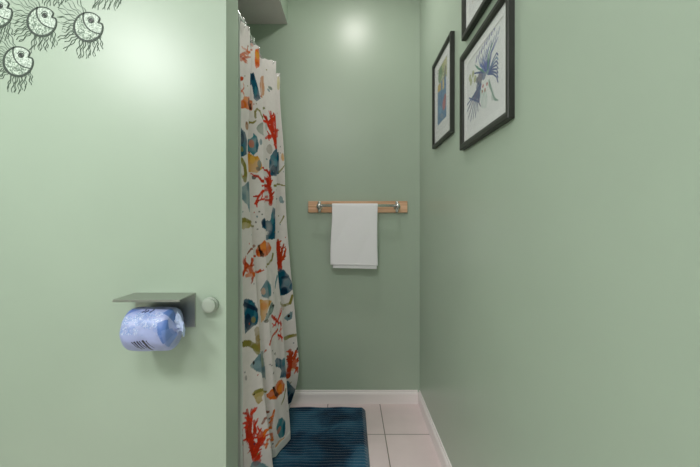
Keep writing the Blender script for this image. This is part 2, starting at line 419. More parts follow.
# level with the coral
coral([([(277,149),(275,140),(272,132),(268,124),(266,117)], .030), ([(276,142),(277,132),(276,122),(274,114)], .028), ([(274,136),(269,136),(266,138)], .020), ([(273,130),(272,120),(271,112)], .022), ([(277,136),(279,130)], .016)], RED, 5)
shape([(271,118),(275,116),(278,128),(278,142),(275,146),(272,136),(270,128)], RED); dab(264.5, 129, 4.5, 13, rgb(116,136,116)); dab(266, 127, 2.5, 8, PALE, .7)
dab(247, 126, 3.6, 9, rgb(176,126,78)); dab(246.5, 123, 2, 3, rgb(130,80,50))
shape([(238.6,131),(241,128),(245,132),(247.3,140),(247,154),(243,156.5),(238.8,157)], BLUE); dab(242, 138, 4, 12, NAVY, .7); dab(241.5, 149, 4, 6, OLIVE); dab(244.5, 146, 3, 10, TEAL, .6)
shape([(249,142),(253.5,133.5),(257,137),(259,144),(257.5,152),(254,155),(249,152)], TEAL); dab(251.5, 144, 5, 8, SALMON, .9); dab(256.8, 145, 2.6, 14, BLUE, .8); dab(261, 142, 2.5, 5, GREY, .8)
shape([(248.5,153),(252,155),(258,156.5),(261.5,163),(262,169),(257,173),(249.5,172)], YEL); dab(252, 160, 5, 8, rgb(236,190,90)); dab(259.5, 164, 4, 8, TEAL); dab(258, 169, 4.5, 4, BLUE, .8); shape([(252,176),(256,174.5),(258,176),(255,179),(252,179)], DARK)
shape([(269,160),(271,156),(275.5,148.5),(278.3,148),(279,160),(279.2,174),(276,176.5),(270.5,176),(269.3,168)], BLUE); dab(275, 170, 7, 10, NAVY, .75); dab(274, 158, 7, 6, TEAL, .8); dab(276, 163, 3, 8, rgb(96,160,176), .6); dab(270, 149, 6, 10, rgb(178,168,160), .8)
mot_arc([(242,160),(245,166),(246,173),(245,179)], .020, OLIVE, .022); mot_arc([(239,164),(240,172),(243,178)], .014, rgb(176,172,110)); dab(282.8, 157, 3, 8, YEL); mot_arc([(279,172),(282,169),(285,165)], .010, OLIVE)
coral([([(270.5,204),(271,196),(270,188),(267,179),(263,168)], .024), ([(270,192),(268,186),(262,181),(258,176)], .020), ([(269,190),(263,191),(259,196),(255,204)], .016), ([(267,197),(262,199),(257,201)], .013), ([(270,184),(270,176),(267,170)], .018), ([(266,186),(262,186)], .014), ([(270,200),(265,202)], .013)], RED, 7)
# grey angelfish, olive fish, blue shape
shape([(239,191),(243,186),(247,182),(249.8,181),(250.3,190),(250.2,200),(249.6,213),(247.6,205),(244,201),(240,198.5)], GREY); dab(245, 190, 4, 7, rgb(136,162,168), .8); dab(248, 186, 2, 10, shade(GREY, .7), .7); dab(247.5, 198, 2.2, 14, PALE, .6); dab(240.3, 191.8, 2.4, 4.2, DARK, 1)
shape([(240.5,223),(244,220),(249,221),(252.5,225),(249,228),(244,229),(240.8,227)], rgb(186,170,110)); mot_arc([(240,221),(245,220),(250,222),(253,226)], .018, OLIVE)
shape([(261.5,222),(264,217.5),(267,221),(270,221),(271.5,214),(273,207),(275.2,209),(275.6,224),(275.5,239),(266.5,239.5),(268.8,232),(266,229),(262,228)], BLUE); dab(264, 223, 4.5, 8, NAVY, .8); dab(272.5, 218, 3, 12, TEAL, .8); dab(270, 234, 6, 7, rgb(20,66,96), .6)
for x, y in ((262,214),(256,222),(259,212),(258,229)): dab(x, y, 2.0, 1.6, DARK, .8)
mot_arc([(274.5,186),(279,184.5),(285.5,186)], .010, OLIVE); dab(281, 199.5, 4, 7, TEAL); dab(283, 202, 2.5, 3, GREY); mot_arc([(284,216),(282,220),(280,223)], .010, OLIVE)
# clownfish and the corals beside it
shape([(255.3,251),(258.5,245),(264,240.5),(269,242),(271.5,248),(269.5,253.5),(265,257),(259,257.5),(256,255)], ORANGE); dab(267, 246, 5, 6, rgb(236,146,60)); dab(257.5, 252, 3, 6, DORANGE, .8); shape([(258,244.5),(260,244.5),(261.5,250),(264.5,254),(263.5,257.5),(260.5,256.5),(259,250)], DARK)
mot_arc([(254,246),(251,249),(247.5,253.5)], .010, rgb(150,84,60)); mot_arc([(273,254),(272,260),(269,264),(266.5,267)], .011, OLIVE, .008)
coral([([(243,274),(246,268),(249,266)], .020), ([(244,262),(247,265),(250,268),(254,275),(252,279)], .022), ([(250,268),(253,260),(255,256)], .018), ([(254,274),(258,272),(260,270)], .016), ([(247,266),(244,258)], .014)], DORANGE, 11); dab(250, 270, 8, 6, SALMON, .6); dab(255, 274, 7, 6, ORANGE, .8)
coral([([(280,269),(279.5,258),(278,248),(278,240)], .026), ([(280,262),(284,256),(286,249)], .020), ([(281,256),(282,249),(284,244)], .016), ([(283,258),(286,256)], .014)], DORANGE, 14, .7); mot_arc([(278,243),(278.5,254),(280,267)], .018, RED, .02)
shape([(278.7,276),(280,268.5),(284,270.5),(289,275),(292,283),(292,290),(288,294),(281.5,296.5),(279.5,288)], BLUE); dab(284.5, 291, 7, 8, NAVY, .85); dab(285, 277, 8, 3, NAVY, .7); dab(287, 283, 5, 6, TEAL, .6); mot_arc([(277.5,276),(276,282),(275.5,288)], .012, TEAL)
shape([(261,290),(265,281),(268,279),(271,284),(271.5,292),(269,299),(265,298),(261.5,296)], GREY); dab(269.5, 289, 2.8, 15, TEAL, .8); dab(263.5, 291, 4.5, 7, rgb(206,170,150), .9)
# big blue fish and yellow fish
shape([(244,300),(248,298.5),(253,301),(257.5,308),(259,317),(257.5,324),(251,328),(245,334),(244.3,320)], BLUE); dab(248, 322, 7, 16, NAVY, .85); dab(252, 304, 8, 4, rgb(44,112,130), .8); mot_arc([(244.5,304),(251,307),(257,310)], .016, NAVY, .012); dab(253.5, 319.5, 4, 6, rgb(150,140,80)); dab(255, 314, 2.5, 8, TEAL, .5)
shape([(260,300),(266,299.5),(272,301),(268,310),(264,320),(261,323.5),(260.2,310)], YEL); dab(264, 306, 6, 8, ORANGE, .45); shape([(272,302),(275,305),(273,311),(268.5,319),(264.5,323),(266,316)], rgb(112,136,128)); dab(266.5, 321, 5, 4, rgb(70,72,40)); dab(273.5, 305.8, 2, 2.4, DARK, 1); dab(271, 311, 3, 5, PALE, .6)
coral([([(272,316),(275,319),(278,322),(282,324)], .018), ([(278,321),(280,315),(282,311)], .016), ([(277,321),(275,325),(273,327)], .014), ([(281,322),(281,329)], .014)], RED, 21); coral([([(278,335),(281,336),(283,338)], .014), ([(281,336),(281,331)], .012), ([(281,336),(279,340)], .010)], RED, 22)
mot_arc([(278,329),(274,334),(271,341),(270,345)], .010, DORANGE, .008); mot_arc([(266,350),(264,352)], .006, DORANGE)
mot_arc([(281,303),(285,305),(290,303),(292.5,296)], .012, OLIVE, .012); shape([(284,318),(288,314),(293,311),(292,319),(288,321)], GREY); dab(289, 315.8, 2.6, 3, DARK, 1); mot_arc([(286,338),(290,336),(296,335)], .018, OLIVE, .012); dab(283, 307, 3, 6, rgb(200,170,140), .5)
mot_arc([(257,330),(258.5,338),(259,348)], .020, rgb(150,128,66), .026); mot_arc([(244.5,343.5),(249,343),(254,346),(258,352)], .022, OLIVE, .016)
mot_arc([(298,348),(296,352),(294,355)], .009, DARK)
# lower angelfish, clownfish, blue and coral on the far flap
shape([(249.5,366),(255,359),(261,352.5),(262.5,350),(264,358),(264.8,368),(265.5,379.5),(263.5,377),(261,373),(255,370.5)], GREY); dab(258, 364, 7, 8, rgb(136,164,176), .75); dab(262.5, 360, 2, 14, rgb(150,160,120), .7); dab(253.8, 362.3, 2.8, 4.2, DARK, 1); dab(251, 367, 2.2, 2.5, PALE, .7)
shape([(275,360),(278,357.5),(282,359.5),(285,358.5),(286.5,366),(287,377),(280,378),(281.5,371),(280,367),(276,367)], BLUE); dab(284, 362, 4, 7, TEAL, .6); 
for x, y in ((275,354),(273,351),(272,365),(274,373),(270,364)): dab(x, y, 1.6, 1.5, DARK, .75)
coral([([(288,377),(289,368),(291,358),(290,350)], .024), ([(289,370),(294,364),(298,358)], .022), ([(292,366),(297,368),(298,372)], .018), ([(290,362),(287.5,356)], .018), ([(294,364),(294,356),(296,351)], .016)], DORANGE, 31, .8); dab(295, 364, 5, 9, SALMON, .6); dab(290, 366, 4, 16, RED, .6); dab(293, 369, 3, 4, YEL, .5)
shape([(288,381),(292,385),(296,390),(294,398),(290,406),(288.3,404)], BLUE); dab(290, 399, 5, 12, NAVY, .85)
shape([(266.5,394),(270,391),(275,387),(278,381),(282,379.5),(285,384),(284.5,391),(280,395),(277,399),(271,399.5),(267,397)], ORANGE); dab(271, 394.5, 6, 5, SALMON, .8); dab(281, 388, 5, 7, rgb(240,150,50), .8); shape([(272.5,387),(274.5,386),(276.5,391),(279,394),(277.5,398),(275,396),(273.5,391)], DARK)
shape([(252,394),(256,391),(263,389.5),(266,391.5),(262,396),(263,401),(258,404),(254,398.5)], rgb(190,168,106)); mot_arc([(256,391.5),(261,390),(266,391.5)], .014, OLIVE); dab(259, 399, 5, 5, rgb(206,188,150), .6); dab(253.8, 394.5, 1.8, 2.2, DARK, 1)
dab(246, 378, 2.6, 5, rgb(90,76,84)); mot_arc([(286,389),(284.5,397),(281.5,404)], .010, OLIVE, .008)
# big coral low down
coral([([(257,462),(254,452),(251,443),(249.5,432),(251,420),(251.5,410)], .026), ([(255,455),(258,445),(261,437),(266,430)], .020), ([(253,445),(248,437),(247,427),(248,416),(247,410)], .022), ([(256,450),(262,443),(262,432)], .015), ([(252,440),(255,431),(254,421)], .018), ([(259,442),(258,434),(261,428)], .012), ([(250,436),(246.5,442)], .010), ([(252,450),(249,447)], .010), ([(262,440),(265,436)], .010)], RED, 41, .8)
dab(250, 428, 4, 14, rgb(190,60,40), .6); dab(261, 434, 5, 6, SALMON, .5); shape([(251,467),(252,463),(257,460.5),(263,463),(268,467),(262,470)], TEAL)
coral([([(274.5,411),(272,419),(270.5,428),(268,440),(266,448)], .014), ([(270.5,428),(266,430),(264,437)], .012), ([(271,434),(273,440),(271,447)], .012)], ORANGE, 43, .6); mot_arc([(268,412),(265.5,418),(262.5,423)], .009, rgb(150,84,60), .008)
shape([(276.5,427),(279,419),(282,417.5),(285.5,421),(285.8,428),(284,436),(280,438),(277.5,433)], TEAL); dab(284.2, 428, 2.4, 13, BLUE, .8); dab(279, 430, 4, 6, SALMON, .7)
shape([(286,436),(281,439),(275.5,445),(274.5,452.5),(280,448.5),(285,442)], YEL); dab(278, 446, 4, 5, ORANGE, .4)
for i in range(200):
    u, v = rr.uniform(0, tt[-1]), rr.uniform(.05, 1.9)
    cv.ell(u, v, .0035, .0035, rr.choice([NAVY, OLIVE, DORANGE, GREY]))
M['cloth'] = attr_mat('printed_curtain_cloth', .85, (1100, .15, .0004), .15, .18, .05)
P = np.stack([GX, GY, GZ], -1)
cur = thing('shower_curtain', (-.43, 1.78, ZB), 'white shower curtain printed with tropical fish and red coral, bunched in the alcove opening', 'shower curtain')
grid_mesh('curtain_cloth', P, cv.C, M['cloth'], cur, .0008)
hb = grid_mesh('hem', P[:14]+np.array([.0012, -.0012, 0]), None, mat('hem_cloth', (.68, .66, .65), .85), cur, .0012)
# the white liner behind its near edge
nz, nl = 60, 160
lz = np.linspace(.06, 1.92, nz); lt = np.linspace(0, 1, nl)
LY = 1.385+.72*lt; LXx = -.53+.010*np.sin(lt*60)
e = np.clip(1-lt/.05, 0, 1)
P2 = np.zeros((nz, nl, 3))
for i, z in enumerate(lz):
    P2[i, :, 0] = LXx*(1-e)+e*(np.interp(z, [0, 1.0, 1.92], [-.4190, -.4215, -.4320])+.0015*math.sin(z*17)); P2[i, :, 1] = LY; P2[i, :, 2] = z
ln = grid_mesh('shower_curtain_liner', P2, None, M['liner'], None, .001)
tag(ln, 'plain pale vinyl liner, a thin strip along the left edge of the printed curtain', 'curtain liner')

# rod and rings
ROD = (-.452, 1.975)
def rz(y): return 1.9475+(y-PR)*.006
rod = thing('curtain_rod', (ROD[0], PR, ROD[1]), 'slim chrome shower rod high up between the partition and the far wall', 'curtain rod')
bm = bmesh.new(); tube(bm, [(ROD[0], PR+.004, rz(PR)), (ROD[0], BY-.004, rz(BY))], .0080, 24); obj('pole', bm, M['chrome'], rod, True)
for y0, sg in ((PR, 1), (BY, -1)):
    bm = bmesh.new(); lathe(bm, [(.026, 0), (.027, .006), (.017, .014), (.010, .018), (.010, .03)], (ROD[0], y0, rz(y0)), 'Y', 32, sg); obj('end_flange', bm, M['chrome'], rod, True)
def ring_parts(y, x, ztop, label):
    zr = rz(y)
    r = thing('curtain_ring', (ROD[0], y, zr), label, 'curtain ring', 'chrome rings along the shower rod')
    bm = bmesh.new(); R = .0145
    tube(bm, [(ROD[0]+R*math.cos(a), y, zr-.004+R*math.sin(a)) for a in [2*math.pi*i/28 for i in range(28)]], .0020, 8, True)
    obj('loop', bm, M['chrome'], r, True)
    bm = bmesh.new(); z0 = zr-.0185
    pts = [(ROD[0]+.004, y, z0), (ROD[0]*.6+x*.4, y-.002, z0-.003), (x+.004, y-.004, ztop-.006), (x+.006, y-.006, ztop-.012), (x, y-.004, ztop-.019), (x-.006, y, ztop-.014)]
    tube(bm, pts, .0018, 8); obj('hook', bm, M['chrome'], r, True)
labs = ['chrome curtain ring nearest the partition, at the top edge of the front pleat', 'chrome curtain ring second from the partition, on the tallest front pleat',
        'chrome curtain ring above the narrow orange pleat', 'chrome curtain ring over the wide pleat left of the far end',
        'chrome curtain ring second from the far wall, tucked behind the wide pleat', 'chrome curtain ring closest to the far wall on the last pleat']
for t, lb in zip(ring_t, labs):
    j = int(t/tt[-1]*(NU-1)); ring_parts(float(GY[-1, j]), float(GX[-1, j]), float(GZ[-1, j]), lb)

# ------------------------------------------------------------ towel, bar
tr = thing('towel_rail', (.05, BY, 1.205), 'light oak board on the far wall carrying a chrome towel bar', 'towel rail')
obj('backing_board', B(-.256, .352, BY-.018, BY, 1.173, 1.243), M['wood'], tr, bevel=.003)
BZ = 1.219; BYY = BY-.066
for x in (-.186, .286):
    bm = bmesh.new(); lathe(bm, [(.021, 0), (.021, .004), (.018, .008), (.014, .011), (.011, .016), (.010, .040), (.0135, .046), (.0145, .052)], (x, BY-.018, 1.208), 'Y', 36, -1)
    br = obj('bracket', bm, M['chrome'], tr, True)
    bm = bmesh.new(); bmesh.ops.create_uvsphere(bm, u_segments=20, v_segments=14, radius=.0135, matrix=Matrix.Translation((x, BYY, 1.213))); obj('socket', bm, M['chrome'], br, True)
    for dz in (.024, -.024):
        bm = bmesh.new(); lathe(bm, [(.011, 0), (.011, .004), (.008, .006), (.005, .010), (.0, .012)], (x, BY-.018, 1.208+dz), 'Y', 16, -1); obj('mounting_lobe', bm, M['chrome'], br, True)
BZ = 1.213
bm = bmesh.new(); tube(bm, [(-.186, BYY, BZ), (.286, BYY, BZ)], .0082, 24); obj('bar', bm, M['chrome'], tr, True)
# towel: a folded hand towel draped over the bar (front flap shorter than rear flap)
def towel_sheet(x0, x1, zf, zb, off, seed):
    path = []; r = .0105+off
    n1 = 70
    for i in range(n1): z = zf+(BZ-zf)*i/n1; path.append((BYY-r, z))
    for i in range(17): a = math.pi*i/16; path.append((BYY-r*math.cos(a), BZ+r*math.sin(a)))
    for i in range(1, n1+1): z = BZ+(zb-BZ)*i/n1; path.append((BYY+r, z))
    nx = 64; P = np.zeros((len(path), nx, 3)); rs = random.Random(seed); a = rs.uniform(0, 6)
    for i, (y, z) in enumerate(path):
        for j in range(nx):
            s = j/(nx-1); d = max(0, BZ-z)
            sg = -1 if y < BYY else .3
            x = x0+(x1-x0)*s + (.004*math.sin(d*14+a) if s < .5 else .003*math.sin(d*11+a+2))*abs(s-.5)*2
            x += (-.010*d if s < .5 else .0)*(1-s)
            yy = y+sg*(.0035*abs(math.sin(s*5+d*8+a))*min(1, d*8)+.006*d*(1+s)*.8)
            edge = min(s, 1-s)
            yy += -sg*.0028*math.exp(-(edge/.02)**2)
            # woven border band above the hem
            P[i, j] = (x, yy, z-(.006*(s-.5) if d > .2 else 0))
    return P
tw = thing('hand_towel', (.034, BYY, BZ), 'plain white hand towel folded over the chrome bar on the far wall', 'towel')
o = grid_mesh('front_fold', towel_sheet(-.110, .164, .858, .88, .0005, 1), None, M['towel'], tw, .004)
o = grid_mesh('inner_fold', towel_sheet(-.100, .160, .838, .845, -.0055, 5), None, M['towel'], tw, .003)
def band(z, h):
    P = towel_sheet(-.108, .162, .858, .88, .0036, 1); rows = [i for i in range(70) if z <= P[i, 30, 2] <= z+h]; P = P[rows[0]:rows[-1]+1]
    grid_mesh('woven_border', P+np.array([0, .0022, 0]), None, mat('woven_band', (.78, .77, .78), .8, bump=(900, .4, .001)), tw, .0015)
band(.93, .016)

# ------------------------------------------------------------ bath mat
def rug():
    x0, x1, y0, y1 = -.40, .0905, 1.335, 2.117; cr = .035
    nx, ny = 110, 620
    xs = np.linspace(x0, x1, nx); ys = np.linspace(y0, y1, ny); X, Y = np.meshgrid(xs, ys)
    # rounded corners: squeeze rows near ends
    dy = np.minimum(Y-y0, y1-Y); ins = np.where(dy < cr, cr-np.sqrt(np.maximum(cr*cr-(cr-dy)**2, 0)), 0)
    cx = (x0+x1)/2; X = cx+(X-cx)*((x1-x0)/2-ins)/((x1-x0)/2)
    ed = np.minimum(np.minimum(Y-y0, y1-Y), np.minimum(X-(x0+ins), (x1-ins)-X)).clip(0)
    fall = np.sqrt(np.clip(ed/.012, 0, 1))
    rib = np.abs(np.sin(math.pi*(Y-y0)/.0205))**.6
    inner = np.clip((np.minimum(X-x0, x1-X)-.012)/.01, 0, 1)*np.clip((dy-.012)/.01, 0, 1)
    Z = .002+fall*(.010+.010*rib*inner+.002*np.sin(X*31)*np.sin(Y*23))
    P = np.stack([X, Y, Z], -1)
    nse = None
    o = grid_mesh('bath_mat', P, None, M['rug'])
    s = o.modifiers.new('backing', 'SOLIDIFY'); s.thickness = .0018; s.offset = -1
    return tag(o, 'dark teal ribbed plush bath mat with rounded corners on the pink tiled floor', 'bath mat')
rug()

# ------------------------------------------------------------ toilet paper holder
hold = thing('toilet_paper_holder', (-.583, PY, .80), 'brushed steel paper holder with a flat shelf, on the green partition', 'toilet paper holder')
bx0, bx1 = -.681, -.4885
obj('backplate', B(bx0+.004, bx1, PY-.0035, PY, .776, .883), M['steel'], hold, bevel=.0008)
bm = bmesh.new(); box(bm, bx0, bx1, PY-.106, PY, .8815, .8845); box(bm, bx0, bx1, PY-.106, PY-.1035, .8775, .8815); obj('shelf', bm, M['steel'], hold, bevel=.0008)
RYc, RZc = 1.0545, .7905
bm = bmesh.new(); tube(bm, [(-.665, PY-.003, RZc), (-.665, RYc+.01, RZc), (-.6645, RYc+.003, RZc), (-.662, RYc, RZc), (-.640, RYc, RZc), (-.535, RYc, RZc)], .006, 14); obj('arm', bm, M['steel'], hold, True)
# wrapped roll
roll = thing('toilet_roll', (-.585, RYc, RZc), 'toilet roll still in pale blue printed wrapper, hanging under the steel shelf', 'toilet roll')
nu, nth = 150, 260
prof = [(-.654, .018), (-.6555, .030), (-.655, .046), (-.650, .056), (-.640, .0625), (-.62, .0635), (-.585, .0635), (-.55, .0630), (-.529, .0615), (-.5205, .0560), (-.5165, .044), (-.512, .030), (-.509, .018), (-.507, .009)]
pa = np.array(prof); cl = np.concatenate([[0], np.cumsum(np.hypot(np.diff(pa[:, 0]), np.diff(pa[:, 1])))])
uu = np.linspace(0, cl[-1], nu); rx = smooth(np.interp(uu, cl, pa[:, 0])[None, :], 3)[0]; rad = smooth(np.interp(uu, cl, pa[:, 1])[None, :], 3)[0]
th = np.linspace(0, 2*math.pi, nth); TH, UU = np.meshgrid(th, uu, indexing='ij')
RX_ = np.tile(rx, (nth, 1)); RD = np.tile(rad, (nth, 1))
right = np.clip((UU-.175)/.05, 0, 1)
facet = right*.0045*np.abs(np.sin(TH*4.5+UU*60))+.0010*np.sin(TH*7+UU*50)*np.sin(UU*40+TH*2)
RD = RD+facet*np.clip(RD/.03, 0, 1)+right*.004*np.sin(TH*2+1.2)
RX_ = RX_+right*.003*np.sin(TH*5+UU*30)
PW = np.stack([RX_, RYc-RD*np.cos(TH), RZc+RD*np.sin(TH)], -1); PW[-1] = PW[0]
cw = Canvas(RX_, TH*.0615, rgb(166,176,222))                     # along the axis, around the drum; th=0 faces the room
rs = random.Random(3); WB = rgb(124,156,214); WL = rgb(205,214,238)
for cx_, cy_, hx, hy in ((-.622,.002,.030,.022),(-.585,-.020,.028,.020),(-.560,.030,.03,.016),(-.60,.045,.02,.02),(-.640,.04,.02,.014),(-.575,.06,.04,.012)):
    for i in range(170):
        a, r = rs.uniform(0, 6.28), math.sqrt(rs.random()); cw.ell(cx_+math.cos(a)*r*hx, cy_+math.sin(a)*r*hy, .0016, .0016, rs.choice([WB, rgb(142,166,222), WL]), 0, .75)
for wrap in (0, 2*math.pi*.0615):
    cw.poly([(-.545, wrap+.032), (-.520, wrap+.045), (-.512, wrap-.02), (-.528, wrap-.03), (-.540, wrap+.005)], rgb(92,124,192))
    for q_ in range(9):
        cw.ell(rs.uniform(-.65, -.53), wrap+rs.uniform(-.01, .09), rs.uniform(.006, .014), rs.uniform(.004, .010), rgb(126,150,214), rs.uniform(-1, 1), .35)
    cw.poly([(-.530, wrap+.010), (-.512, wrap+.018), (-.508, wrap-.05), (-.522, wrap-.055)], rgb(120,146,208), .8)
    cw.poly([(-.655, wrap+.050), (-.61, wrap+.078), (-.655, wrap+.085)], rgb(104,128,196))
    cw.poly([(-.54, wrap+.062), (-.512, wrap+.05), (-.512, wrap+.085), (-.53, wrap+.09)], rgb(96,128,190))
    cw.stroke([(-.648, wrap+.034), (-.60, wrap+.040), (-.56, wrap+.044)], .0012, .0012, rgb(150,166,215))
    for k_, (x, l, w) in enumerate(((-.6080,.018,.0034),(-.6010,.026,.0050),(-.5930,.022,.0050),(-.5860,.018,.0036),(-.5760,.032,.0075),(-.5670,.020,.0026))):
        cw.stroke([(x-.005, wrap-.022+(.001*k_)), (x, wrap-.030), (x+.005+.001*k_, wrap-.026-l)], w, w*.7, rgb(22,24,46))
    for x, l in ((-.600, .014), (-.592, .010), (-.578, .016)):
        cw.stroke([(x, wrap+.066), (x+.006, wrap+.066+l*.5), (x+.003, wrap+.066+l)], .0050, .0030, rgb(36,44,90))
cw.C[-1] = cw.C[0]
M['wrap'] = attr_mat('printed_wrapper', .38, (90, .5, .0015), .5, 0, .10)
grid_mesh('wrapper', PW, cw.C, M['wrap'], roll)
bm = bmesh.new(); tw_pts = []
rs = random.Random(9)
# crumpled twist of wrapper at the right end: a pleated cone flaring to a ragged tip
rings = []
for i, (x, r, dz, dy) in enumerate([(-.5130,.030,0,0),(-.5030,.020,-.000,-.003),(-.4950,.012,-.004,-.007),(-.4880,.013,-.010,-.013),(-.4845,.012,-.019,-.018),(-.4835,.004,-.030,-.021)]):
    rings.append([bm.verts.new((x+rs.uniform(-.0015,.0015), RYc-.004+dy+math.cos(t*6.283/18)*r*.55*(1+.25*math.sin(t*2.6+i)), RZc+.016+dz+math.sin(t*6.283/18)*r*(1+.25*math.cos(t*3.1)))) for t in range(18)])
for A, C in zip(rings, rings[1:]):
    for t in range(18): bm.faces.new((A[t], A[(t+1) % 18], C[(t+1) % 18], C[t]))
bm.faces.new(rings[-1])
obj('twisted_end', bm, mat('wrapper_film', rgb(176,190,220), .35, bump=(120, .4, .001)), roll)
# bumper knob
kb = thing('wall_bumper', tuple(PX(211, 305, PY)), 'small round pale wall bumper between the paper holder and the partition edge', 'wall bumper')
c = PX(211, 304.5, PY)
bm = bmesh.new(); lathe(bm, [(.0250, 0), (.0250, .008), (.0225, .011)], c, 'Y', 48, -1); obj('rim', bm, M['knobm'], kb, True)
bm = bmesh.new(); lathe(bm, [(.0215, .004), (.0218, .018), (.0212, .021), (.0190, .0225), (.008, .0232), (0, .0232)], c, 'Y', 48, -1); obj('cap', bm, M['knobm'], kb, True)

# ------------------------------------------------------------ framed pictures on the right wall
FX = .412                                            # front plane of the mouldings
def sY(x): return FX*F/(x-CX)
def pz(x, y, X=FX): Y = X*F/(x-CX); return Y, H-(y-CY)*Y/F
def picture(y0, y1, z0, z1, label, fw, mw, paint, nY, nZ):
    fw += .003
    t = thing('framed_picture', (RX, (y0+y1)/2, z0), label, 'framed picture')
    bm = bmesh.new()                                 # mitred moulding
    outer = [(y0,z0),(y1,z0),(y1,z1),(y0,z1)]
    def rect(k): return [(y0+k, z0+k), (y1-k, z0+k), (y1-k, z1-k), (y0+k, z1-k)]
    prof = [(0, 0), (0, RX-FX-.002), (.002, RX-FX), (fw*.55, RX-FX), (fw-.003, RX-FX-.003), (fw, RX-FX-.006), (fw, .002), (fw, 0)]
    rings = [[bm.verts.new((RX-.0004-d, y, z)) for y, z in rect(k)] for k, d in prof]
    for A, C in zip(rings, rings[1:]+rings[:1]):
        for i in range(4): bm.faces.new((A[i], A[(i+1) % 4], C[(i+1) % 4], C[i]))
    obj('moulding', bm, M['frame'], t)
    a = fw-.002
    obj('backing', B(RX-.004, RX-.0008, y0+a, y1-a, z0+a, z1-a), M['matte'], t)
    # mount: a board with a window
    bm = bmesh.new()
    R = [[bm.verts.new((RX-.0085, y, z)) for y, z in rect(a)], [bm.verts.new((RX-.0085, y, z)) for y, z in rect(fw+mw)], [bm.verts.new((RX-.0068, y, z)) for y, z in rect(fw+mw+.0015)], [bm.verts.new((RX-.0066, y, z)) for y, z in rect(a)]]
    for A, C in zip(R, R[1:]+R[:1]):
        for i in range(4): bm.faces.new((A[i], A[(i+1) % 4], C[(i+1) % 4], C[i]))
    obj('mount', bm, M['matte'], t)
    k = fw+mw-.001
    ys = np.linspace(y1-k, y0+k, nY); zs = np.linspace(z0+k, z1-k, nZ); Yg, Zg = np.meshgrid(ys, zs)
    cvs = Canvas(Yg, Zg, rgb(242, 242, 245)); paint(cvs)
    grid_mesh('artwork', np.stack([np.full_like(Yg, RX-.0062), Yg, Zg], -1), cvs.C, M['art'], t)
    obj('glazing', B(RX-.0118, RX-.0108, y0+a, y1-a, z0+a, z1-a), M['glass'], t)
    return t
M['art'] = attr_mat('art_paper', .6, (300, .1, .0003), .3, 0, .05)
AXX = RX-.0062
def art_spiny(c):
    Q = lambda x, y: pz(x, y, AXX)
    S = lambda pts, w0, w1, col, a=1: c.stroke([Q(*p) for p in pts], w0, w1, col, a)
    r = random.Random(2)
    BL, PU, GR, LI = rgb(34,52,140), rgb(92,60,124), rgb(60,130,120), rgb(90,120,190)
    # fan of lower left fins
    for i, (ex, ey) in enumerate([(466.5,106),(466.5,113),(468,119),(470.5,121),(473,119),(475.5,117),(478,111),(480.5,106),(469,98)]):
        S([(481, 84), (477+i*.3, 90+i), (472+i*.9, 98+i*.5), (ex, ey)], .0085, .0050, [BL, rgb(50,60,130), PU, BL, rgb(60,70,120)][i % 5])
    # body
    for x, y, w, h, col in ((480,78,.030,.026,PU),(484,72,.026,.030,rgb(104,116,172)),(478,86,.020,.018,BL),(488,68,.020,.026,rgb(88,150,168)),(477,80,.014,.012,rgb(80,70,110))):
        yy, z = Q(x, y); c.ell(yy, z, w*.8, h*.8, shade(col, .7), 0, .85)
    # upper feathery spines
    for i in range(14):
        f = i/13; bx, by = 484+f*5, 72-f*4
        tx, ty = 473+f*25, 66-f*36+10*abs(f-.5)+r.uniform(-3, 3)
        S([(bx, by), ((bx+tx)/2-2, (by+ty)/2), (tx, ty)], .0075, .0035, r.choice([BL, LI, GR, BL, rgb(80,90,180)]))
    for i in range(8):                                # rows of short bars climbing to the upper left
        x, y = 476+i*2.6, 62-i*4.6; S([(x, y), (x+1.2, y-6)], .008, .006, rgb(86,80,170)); S([(x+4, y+4), (x+5.5, y-3)], .005, .004, rgb(90,110,170))
    for i in range(7):                                # right hand curved fins
        f = i/6; S([(488, 74), (493, 60+f*14), (496.5, 53+f*24), (498, 55+f*27)], .0060, .0050, r.choice([BL, rgb(64,80,150), rgb(84,120,170)]))
    for i in range(6):
        S([(489, 80+i), (492+i*.6, 90+i*2), (492+i*1.2, 100)], .006, .004, rgb(130,160,150))
    for x, y in ((483,86),(485,90),(482,92),(487,84)):
        yy, z = Q(x, y); c.ell(yy, z, .006, .006, rgb(196,92,96))
    for x, y in ((470,78),(473,74),(471,82),(475,79)):
        yy, z = Q(x, y); c.ell(yy, z, .012, .012, rgb(168,170,110), 0, .8)
    for i in range(5): S([(480+i*1.4, 90), (481+i*1.5, 100), (482+i, 108)], .004, .002, rgb(150,190,176))
